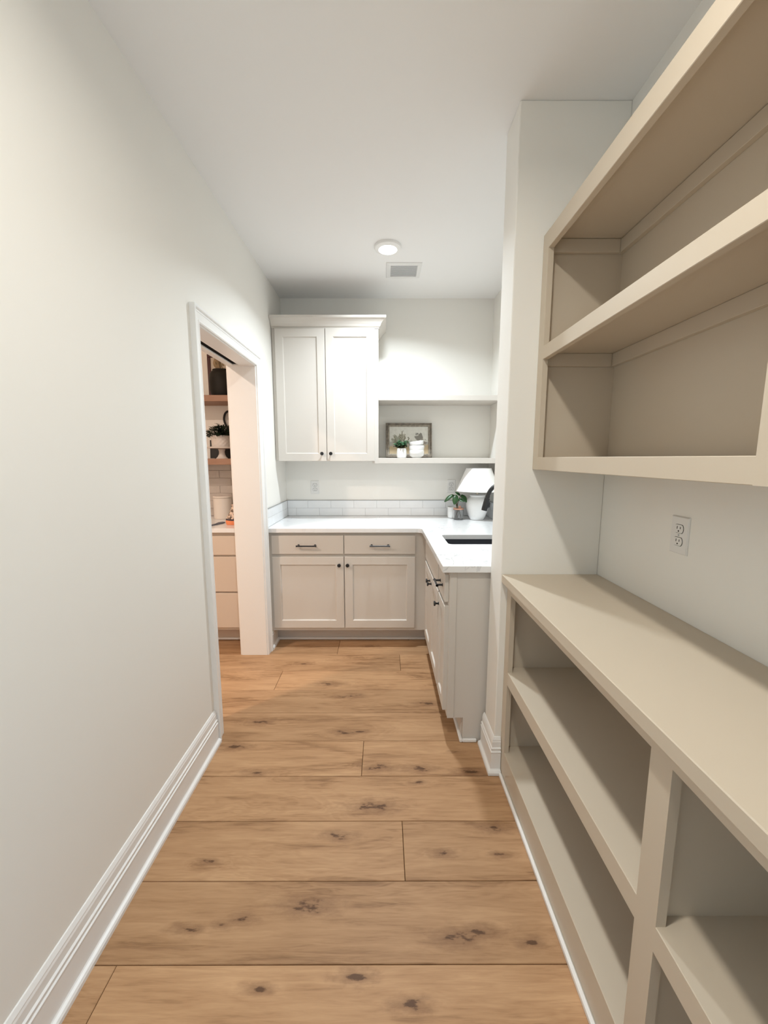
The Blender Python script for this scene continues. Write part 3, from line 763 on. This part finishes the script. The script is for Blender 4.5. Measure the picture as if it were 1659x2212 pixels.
# ================================================================ THINGS ON THE OPEN SHELF
SZ = 1.4156
def leaf_vf(base, d, n, L, w, seg=4, droop=.25, cup=.15):
    """a pointed leaf blade with thickness-free curved surface, base point, direction d, normal n"""
    d = Vector(d).normalized(); n = Vector(n); n = (n - d * n.dot(d)).normalized(); s = d.cross(n)
    v = []; f = []
    for i in range(seg + 1):
        t = i / seg; ww = w * math.sin(math.pi * min(1, t * .92 + .04)) ** .8 * (1 - .25 * t)
        c = Vector(base) + d * L * t - n * droop * L * t * t
        v += [tuple(c - s * ww + n * cup * ww), tuple(c), tuple(c + s * ww + n * cup * ww)]
    for i in range(seg):
        for k in (0, 1): f.append((i * 3 + k, i * 3 + k + 1, i * 3 + k + 4, i * 3 + k + 3))
    return v, f
def picture():
    e = tag(empty('picture_frame', (.215, 3.36, SZ)), 'weathered grey-brown framed landscape print leaning on the open shelf', 'picture')
    x0, x1, h = .022, .409, .290
    tilt = .17                               # leans back
    yb = YB - .0095 - h * math.tan(tilt) - .024
    def cv(a, b, n): return (a, yb + b * math.sin(tilt) - n * math.cos(tilt), SZ + .001 + .016 * math.sin(tilt) + b * math.cos(tilt) + n * math.sin(tilt))
    P = [(0, 0), (0, .010), (.004, .016), (.011, .016), (.014, .012), (.022, .012), (.026, .007), (.032, .004), (.032, 0)]
    path = [(x0, 0), (x0, h), (x1, h), (x1, 0), (x0, 0)]
    # closed mitred ring
    pts = [(x0, 0), (x0, h), (x1, h), (x1, 0)]; inn = [(1, 1), (1, -1), (-1, -1), (-1, 1)]
    def ring(prof, nm, m):
        v = []; f = []; k = len(prof)
        for (px, pz), (sx, sz) in zip(pts, inn):
            for d, n in prof: v.append(cv(px + sx * d, pz + sz * d, n))
        for i in range(4):
            j = (i + 1) % 4
            for q in range(k): f.append((i * k + q, i * k + (q + 1) % k, j * k + (q + 1) % k, j * k + q))
        return mesh(nm, (v, f), m, e)
    ring([(0, 0), (0, .010), (.003, .017), (.012, .017), (.014, .012), (.020, .012), (.020, 0)], 'frame', 'frame_grey')
    ring([(.020, 0), (.020, .0125), (.024, .0125), (.031, .005), (.031, 0)], 'inner_moulding', 'frame_inner')
    v = [cv(a, b, n) for n in (-.004, .002) for a, b in ((x0 + .028, .028), (x1 - .028, .028), (x1 - .028, h - .028), (x0 + .028, h - .028))]
    o = mesh('print_sheet', (v, box_vf(0, 1, 0, 1, 0, 1)[1]), 'landscape_print', e)
picture()
def shelf_plant():
    x, y = .148, 3.185
    e = tag(empty('potted_plant', (x, y, SZ)), 'small leafy green plant in a white ceramic pot on the open shelf', 'plant')
    z = SZ
    mesh('pot', lathe_vf(x, y, [(.030, z), (.036, z + .003), (.0405, z + .022), (.0395, z + .045), (.036, z + .074), (.035, z + .076), (.033, z + .074), (.034, z + .06), (.002, z + .058)], 28), 'ceramic_white', e, smooth=True)
    mesh('soil', lathe_vf(x, y, [(.0335, z + .061), (.0335, z + .066), (.002, z + .069)], 20), 'soil', e)
    rs = random.Random(4); parts = []; stems = []
    for i in range(46):
        a = rs.uniform(0, 2 * math.pi); rr = rs.uniform(.015, .068); rr *= .78 if math.cos(a) > .2 else 1.0; hh = rs.uniform(-.012, .05) * (1 - rr / .12) + .02
        tip = Vector((x + math.cos(a) * rr, y + math.sin(a) * rr * .75, z + .078 + hh))
        stems.append(tube_vf([(x + math.cos(a) * .012, y + math.sin(a) * .012, z + .062), tuple(tip)], .0009, 5))
        for k in range(9):
            t = rs.uniform(.45, 1.05); b = Vector((x, y, z + .066)).lerp(tip, t)
            d = Vector((rs.uniform(-1, 1), rs.uniform(-1, 1), rs.uniform(-.2, .9)))
            parts.append(leaf_vf(b, d, (rs.uniform(-.3, .3), -.5, 1), rs.uniform(.014, .023), rs.uniform(.0055, .009), 2))
    tag(mesh('foliage', join(*parts), 'leaf_sage', e, smooth=True), kind='stuff')
    parts = []
    for (dx, hh) in ((-.045, .10), (.004, .142), (.018, .105), (-.012, .115), (.042, .095)):
        tip = Vector((x + dx * 1.35, y - .005, z + .066 + hh)); parts.append(tube_vf([(x + dx * .2, y, z + .062), (x + dx * .8, y, z + .06 + hh * .6), tuple(tip)], .0009, 5))
        for k in range(10):
            t = .6 + .4 * k / 9; b = Vector((x + dx * .6, y, z + .06)).lerp(tip, t)
            parts.append(leaf_vf(b, (rs.choice((-1, 1)) * rs.uniform(.4, 1), rs.uniform(-.4, .4), rs.uniform(.2, 1)), (0, -1, .3), .011, .0035, 2))
    tag(mesh('sprigs', join(*parts, *stems), 'stem_brown', e, smooth=True), kind='stuff')
shelf_plant()
def bowl(cx, cy, z, r, h, tilt, label):
    prof = [(.034 * r / .06, 0), (.034 * r / .06, .004), (r * .72, .008), (r * .93, h * .35), (r, h * .72), (r * .985, h), (r * .96, h + .001), (r * .95, h * .72), (r * .86, h * .36), (.01, .012)]
    vf = lathe_vf(0, 0, prof, 36)
    M = Matrix.Translation((cx, cy, z)) @ Matrix.Rotation(tilt, 4, 'Y')
    o = mesh('bowl', ([tuple(M @ Vector(p)) for p in vf[0]], vf[1]), 'ceramic_white', smooth=True)
    tag(o, label, 'bowl', 'stack of white bowls on the open shelf')
bowl(.268, 3.185, SZ, .060, .060, 0, 'bottom white bowl of the stack of three on the open shelf')
bowl(.269, 3.185, SZ + .040, .0605, .056, -.03, 'middle white bowl of the stack of three on the open shelf')
bowl(.270, 3.185, SZ + .0845, .0575, .047, -.14, 'tilted top white bowl of the stack of three on the open shelf')

# ================================================================ THINGS ON THE WORKTOP
def lamp():
    x, y, z = .770, 3.206, ZK
    e = tag(empty('table_lamp', (x, y, z)), 'white ceramic table lamp with tapered white fabric shade on the worktop', 'lamp')
    mesh('base', lathe_vf(x, y, [(.050, z), (.056, z + .004), (.071, z + .035), (.086, z + .085), (.0905, z + .118), (.087, z + .148), (.074, z + .174), (.060, z + .185), (.058, z + .190), (.062, z + .196), (.062, z + .202), (.052, z + .206), (.004, z + .207)], 40), 'ceramic_matte', e, smooth=True)
    mesh('neck', lathe_vf(x, y, [(.010, z + .206), (.010, z + .26)], 16), 'brass', e, smooth=True)
    z0, z1 = z + .236, z + .420
    mesh('shade', lathe_vf(x + .004, y, [(.176, z0), (.100, z1), (.098, z1), (.174, z0 + .002), (.174, z0)], 56, cap0=False, cap1=False), 'linen_shade', e, smooth=True)
    sp = [tube_vf([(x + .004, y, z + .258), (x + .004 + .098 * math.cos(a), y + .098 * math.sin(a), z1 - .006)], .0015, 6) for a in (0, 2.1, 4.2)]
    mesh('shade_spider', join(*sp), 'brass', e)
lamp()
def jar_plant():
    x, y, z = .618, 3.205, ZK
    e = tag(empty('jar_plant', (x, y, z)), 'green leafy cutting in a clear glass jar with copper lid beside the lamp', 'plant')
    mesh('jar', lathe_vf(x, y, [(.030, z + .001), (.040, z + .004), (.043, z + .012), (.0435, z + .070), (.040, z + .082), (.037, z + .083), (.037, z + .080), (.0400, z + .068), (.0395, z + .014), (.003, z + .009)], 32), 'jar_glass', e, smooth=True)
    mesh('lid', join(lathe_vf(x, y, [(.041, z + .0835), (.043, z + .086), (.043, z + .094), (.039, z + .096), (.012, z + .096)], 28), lathe_vf(x + .010, y, [(.012, z + .096), (.011, z + .112), (.003, z + .112)], 16)), 'copper', e, smooth=True)
    # blades: base and tip offsets from the jar centre (x, y, z above the worktop), half width
    leaves = [((-.050, -.010, .207), (-.122, -.030, .152), .019), ((-.026, -.030, .206), (-.047, -.062, .132), .027), ((.014, .0, .197), (-.030, -.012, .228), .015),
              ((.016, -.020, .206), (.056, -.050, .150), .025), ((-.010, -.020, .170), (.034, -.058, .158), .018), ((-.034, .02, .200), (-.098, .02, .168), .016)]
    for b, t, w in leaves:
        b = Vector((x, y, z)) + Vector(b); t = Vector((x, y, z)) + Vector(t); d = t - b
        o = mesh('leaf', leaf_vf(b, d, (0, -.75, .65), d.length, w, 8, .10, .22), 'leaf_green', e, smooth=True, sharp=80)
        so = o.modifiers.new('t', 'SOLIDIFY'); so.thickness = .0008
        mesh('stem', tube_vf([(x - .012, y - .004, z + .092), (x - .012 + (b.x - x) * .35, y + (b.y - y) * .5, z + .145), tuple(b)], .0018, 6), 'stem_brown', e)
    mesh('roots', join(*[tube_vf([(x + .02 * math.cos(a) * .3, y, z + .075), (x + .018 * math.cos(a), y + .018 * math.sin(a), z + .045), (x + .024 * math.cos(a + .5), y + .02 * math.sin(a), z + .018)], .0012, 5) for a in (0, 1.3, 2.6, 3.9, 5.2)]), 'stem_brown', e)
jar_plant()
cp = mesh('cup', lathe_vf(.585, 3.300, [(.030, ZK), (.038, ZK + .004), (.041, ZK + .02), (.042, ZK + .092), (.039, ZK + .095), (.037, ZK + .092), (.036, ZK + .02), (.004, ZK + .012)], 28), 'ceramic_white', smooth=True)
tag(cp, 'small plain white cup half hidden behind the glass jar', 'cup')

# ================================================================ KITCHEN BEYOND THE DOORWAY
KX0, KX1 = -1.98, XKW - .012
kc = tag(empty('kitchen_cabinet', (-1.5, 3.1, 0)), 'pale beige kitchen base cabinet with three flat drawers seen through the doorway', 'cabinet')
mesh('body', box_vf(KX0, KX1, 2.822, YB - .002, .135, ZK - CT - .001), 'kitchen_cabinet', kc)
box('toe_kick', KX0, KX1, 2.944, 2.955, .001, .134, 'kitchen_cabinet', kc)
box('shoe_moulding', KX0, KX1, 2.932, 2.944, .001, .018, 'trim_paint', kc, bev=.004)
for z0, z1 in ((.159, .425), (.439, .701), (.715, .856)):
    slab(kc, (KX0 + .02, 2.822, z0), UX, NY, KX1 - KX0 - .025, z1 - z0, 'kitchen_cabinet')
kw = mesh('kitchen_worktop', box_vf(KX0, KX1, 2.784, YB - .002, ZK - CT, ZK, .002), 'quartz'); tag(kw, 'pale quartz worktop over the kitchen drawers beyond the doorway', 'worktop')
mesh('grout', box_vf(-2.4, KX1, YB - .007, YB - .0005, ZK + .001, 1.40), 'grout_warm', wb)
kh = .0632
for r in range(7):
    z0 = ZK + .003 + r * (kh + .0025)
    x = -1.414 + (0 if r % 2 == 1 else .10)
    while x > KX0: x -= .2
    while x < KX1:
        p0, p1 = max(x + .0025, KX0), min(x + .2, KX1 - .001)
        if p1 - p0 > .02: box('tile', p0, p1, YB - .0095 - random.uniform(0, .001), YB - .001, z0, min(z0 + kh, 1.3615), 'tile_zellige', wb, bev=.0015)
        x += .2
for z0, z1, lb in ((1.851, 1.898, 'upper pinkish oak floating shelf in the kitchen, holding the dark vase'), (1.3625, 1.4105, 'lower pinkish oak floating shelf in the kitchen, holding the cake stand')):
    tag(box('floating_shelf', KX0, KX1, 3.14, YB - .0102, z0, z1, 'shelf_wood', bev=.002), lb, 'shelf', 'kitchen floating shelves')
# framed mat behind the vase
kf = tag(empty('kitchen_picture', (-1.25, 3.39, 1.898)), 'dark maroon framed picture behind the vase on the upper kitchen shelf', 'picture')
fx0, fx1, fz0, fz1 = -1.452, -1.09, 1.8985, 2.262
mesh('frame', join(box_vf(fx0, fx1, 3.388, 3.408, fz0, fz0 + .026, .002), box_vf(fx0, fx1, 3.388, 3.408, fz1 - .026, fz1, .002), box_vf(fx0, fx0 + .026, 3.388, 3.408, fz0 + .026, fz1 - .026, .002), box_vf(fx1 - .026, fx1, 3.388, 3.408, fz0 + .026, fz1 - .026, .002)), 'frame_maroon', kf)
box('mat_sheet', fx0 + .025, fx1 - .025, 3.396, 3.404, fz0 + .025, fz1 - .025, 'mat_paper', kf, bev=0)
def kvase():
    x, y, z = -1.286, 3.275, 1.898
    e = tag(empty('vase', (x, y, z)), 'dark brown clay vase with a dried stem on the upper kitchen shelf', 'vase')
    mesh('body', lathe_vf(x, y, [(.075, z), (.085, z + .004), (.099, z + .05), (.102, z + .12), (.097, z + .175), (.080, z + .198), (.072, z + .203), (.074, z + .212), (.066, z + .214), (.062, z + .20), (.004, z + .19)], 36), 'vase_clay', e, smooth=True)
    rs = random.Random(3)
    mesh('stem', join(*[tube_vf([(x + .01 * k, y - .01, z + .19), (x + .02 * k - .01, y - .02, z + .235), (x + .028 * k - .012, y - .025, z + .27)], .002, 6) for k in (-1, 0, 1, 2)]), 'stem_brown', e)
    o = mesh('dried_leaf', leaf_vf((x - .012, y - .022, z + .212), (-.35, 0, 1), (.3, -1, .2), .095, .036, 8, .1, .1), 'dried_tan', e, smooth=True, sharp=80)
    o.modifiers.new('t', 'SOLIDIFY').thickness = .001
    for k in range(7):
        a = rs.uniform(-1, 1)
        o = mesh('petal', leaf_vf((x + .032 + a * .015, y - .025, z + .215 + .01 * k), (a, -.3, .6), (0, -1, .4), .024, .007, 3, .2, .2), 'mat_paper' if k % 2 else 'dried_tan', e, smooth=True)
kvase()
def cake():
    x, y, z = -1.312, 3.245, 1.4107
    e = tag(empty('cake_stand', (x, y, z)), 'white pedestal cake stand on the lower kitchen shelf', 'cake stand')
    mesh('plate', lathe_vf(x, y, [(.02, z + .076), (.085, z + .080), (.108, z + .082), (.110, z + .090), (.106, z + .094), (.098, z + .089), (.003, z + .089)], 40), 'ceramic_cream', e, smooth=True)
    mesh('foot', lathe_vf(x, y, [(.046, z), (.045, z + .004), (.034, z + .014), (.024, z + .035), (.022, z + .055), (.028, z + .0755), (.004, z + .0758)], 28), 'ceramic_cream', e, smooth=True)
    z += .0895
    p = tag(empty('planter', (x, y, z)), 'white diamond-textured planter with dark greenery on the cake stand', 'planter')
    n = 56; rows = 15; h = .094; v = []; f = []
    for j in range(rows + 1):
        t = j / rows
        for i in range(n):
            a = 2 * math.pi * i / n
            u = (i / n * 14) % 1.0; w = (t * 3) % 1.0
            d1 = abs(((i / n * 14 + t * 3) % 1.0) - .5); d2 = abs(((i / n * 14 - t * 3) % 1.0) - .5)
            rr = .0755 - .007 * min(d1, d2) * 4 * .5 + (.002 * t)
            v.append((x + rr * math.cos(a), y + rr * math.sin(a), z + h * t))
    m = len(v)
    for i in range(n):
        a = 2 * math.pi * i / n; v.append((x + .070 * math.cos(a), y + .070 * math.sin(a), z + h))
    for i in range(n):
        a = 2 * math.pi * i / n; v.append((x + .068 * math.cos(a), y + .068 * math.sin(a), z + h - .02))
    for j in range(rows + 2):
        for i in range(n): f.append((j * n + i, j * n + (i + 1) % n, (j + 1) * n + (i + 1) % n, (j + 1) * n + i))
    f.append(list(range(n))[::-1]); f.append([(rows + 2) * n + i for i in range(n)])
    mesh('pot', (v, f), 'ceramic_cream', p, smooth=True, sharp=60)
    rs = random.Random(9); parts = []
    for i in range(700):
        a = rs.uniform(0, 2 * math.pi); rr = rs.uniform(0, .10); hh = rs.uniform(0, 1) * .085 * math.sqrt(max(0, 1 - (rr / .115) ** 2)) - (.012 if rr > .075 else 0)
        b = (x + rr * math.cos(a), y + rr * math.sin(a), z + h - .004 + hh)
        parts.append(leaf_vf(b, (math.cos(a) + rs.uniform(-.6, .6), math.sin(a) + rs.uniform(-.6, .6), rs.uniform(-.2, 1)), (0, -.4, 1), rs.uniform(.022, .036), rs.uniform(.006, .010), 2))
    tag(mesh('foliage', join(*parts), 'leaf_dark', p, smooth=True), kind='stuff')
cake()
def board():
    # black paddle board leaning on the wall, loop handle at the top
    e = tag(empty('serving_board', (-1.35, 3.38, 1.411)), 'black paddle serving board with looped handle leaning behind the planter', 'serving board')
    x0, x1 = -1.462, -1.212; cx = -1.305; z0 = 1.4112; t = .016; lean = .07
    body = [(x0, 0), (x1, 0), (x1, .150)] + [(x1 + (cx + .020 - x1) * k / 8, .150 + .09 * math.sin(k / 8 * math.pi / 2) ** 1.6) for k in range(1, 9)] + \
           [(cx - .020 + (x0 - cx + .020) * k / 8, .150 + .09 * math.cos(k / 8 * math.pi / 2) ** 1.6) for k in range(0, 9)]
    y = 3.383
    v, f = plate_vf(body, [], 0, t)
    v = [(a, y + b * lean - c, z0 + .0015 + b) for a, b, c in v]
    mesh('blade', (v, f), 'board_black', e)
    pts = []
    for k in range(25):
        a = math.pi * 2 * k / 24 - math.pi / 2
        pts.append((cx + .036 * math.cos(a) * (1 - .25 * math.sin(a) * -1 if math.sin(a) < 0 else 1), 0, z0 + .325 + .068 * math.sin(a)))
    ring = tube_vf([(p[0], y + (p[2] - z0) * lean - t / 2, p[2]) for p in pts], .0085, 10)
    mesh('handle', join(ring, tube_vf([(cx, y + .225 * lean - t / 2, z0 + .225), (cx, y + .262 * lean - t / 2, z0 + .262)], [.018, .012], 10)), 'board_black', e, smooth=True)
board()
def canister():
    x, y, z = -1.340, 3.275, ZK
    e = tag(empty('canister', (x, y, z)), 'white lidded canister standing on the kitchen worktop', 'canister')
    mesh('body', lathe_vf(x, y, [(.068, z), (.073, z + .005), (.0735, z + .172), (.068, z + .174), (.004, z + .174)], 36), 'canister_white', e, smooth=True)
    mesh('lid', lathe_vf(x, y, [(.072, z + .1745), (.0755, z + .177), (.0755, z + .186), (.072, z + .190), (.004, z + .191)], 36), 'canister_white', e, smooth=True)
canister()
def bag():
    e = tag(empty('snack_bag', (-1.145, 2.955, ZK)), 'crumpled snack bag with orange bottom band on the kitchen worktop', 'bag')
    x0, x1, y, z = -1.196, -1.075, 2.96, ZK
    def sec(zz, w, d, dx=0, tilt=0):
        c = (x0 + x1) / 2 + dx; out = []
        for k in range(20):
            a = 2 * math.pi * k / 20; s = abs(math.sin(a)) ** .7
            out.append((c + w * math.cos(a), y + d * math.sin(a) * s + tilt + .004 * math.sin(3 * a + zz * 60), z + zz))
        return out
    L0 = [sec(0.001, .056, .034), sec(.014, .060, .040, 0), sec(.034, .060, .040)]
    L1 = [sec(.034, .060, .040), sec(.046, .057, .038)]
    L2 = [sec(.046, .057, .038), sec(.07, .050, .033, .004), sec(.10, .036, .025, .010), sec(.13, .026, .014, .014), sec(.155, .030, .004, .014)]
    def sk(L):
        n = 20; v = [p for l in L for p in l]; f = []
        for j in range(len(L) - 1):
            for k in range(n): f.append((j * n + k, j * n + (k + 1) % n, (j + 1) * n + (k + 1) % n, (j + 1) * n + k))
        f.append(list(range(n))[::-1]); f.append([(len(L) - 1) * n + k for k in range(n)])
        return v, f
    mesh('bottom_band', sk(L0), 'bag_orange', e, smooth=True)
    mesh('dark_band', sk(L1), 'bag_label', e, smooth=True)
    mesh('body', sk(L2), 'bag_print', e, smooth=True)
bag()
def strip():
    p = [(-1.32, 2.80), (-1.308, 2.795), (-1.272, 2.905), (-1.252, 2.985), (-1.247, 3.05), (-1.262, 3.06), (-1.288, 3.02), (-1.292, 2.985), (-1.29, 2.92)]
    p = [(-1.318, 2.806), (-1.306, 2.803), (-1.262, 2.925), (-1.232, 3.005), (-1.236, 3.045), (-1.262, 3.062), (-1.283, 3.03), (-1.279, 2.965)]
    o = mesh('spatula', plate_vf(p, [], ZK + .0005, ZK + .006), 'slate_blue'); tag(o, 'dark slate-blue flat spatula lying on the kitchen worktop', 'spatula')
strip()
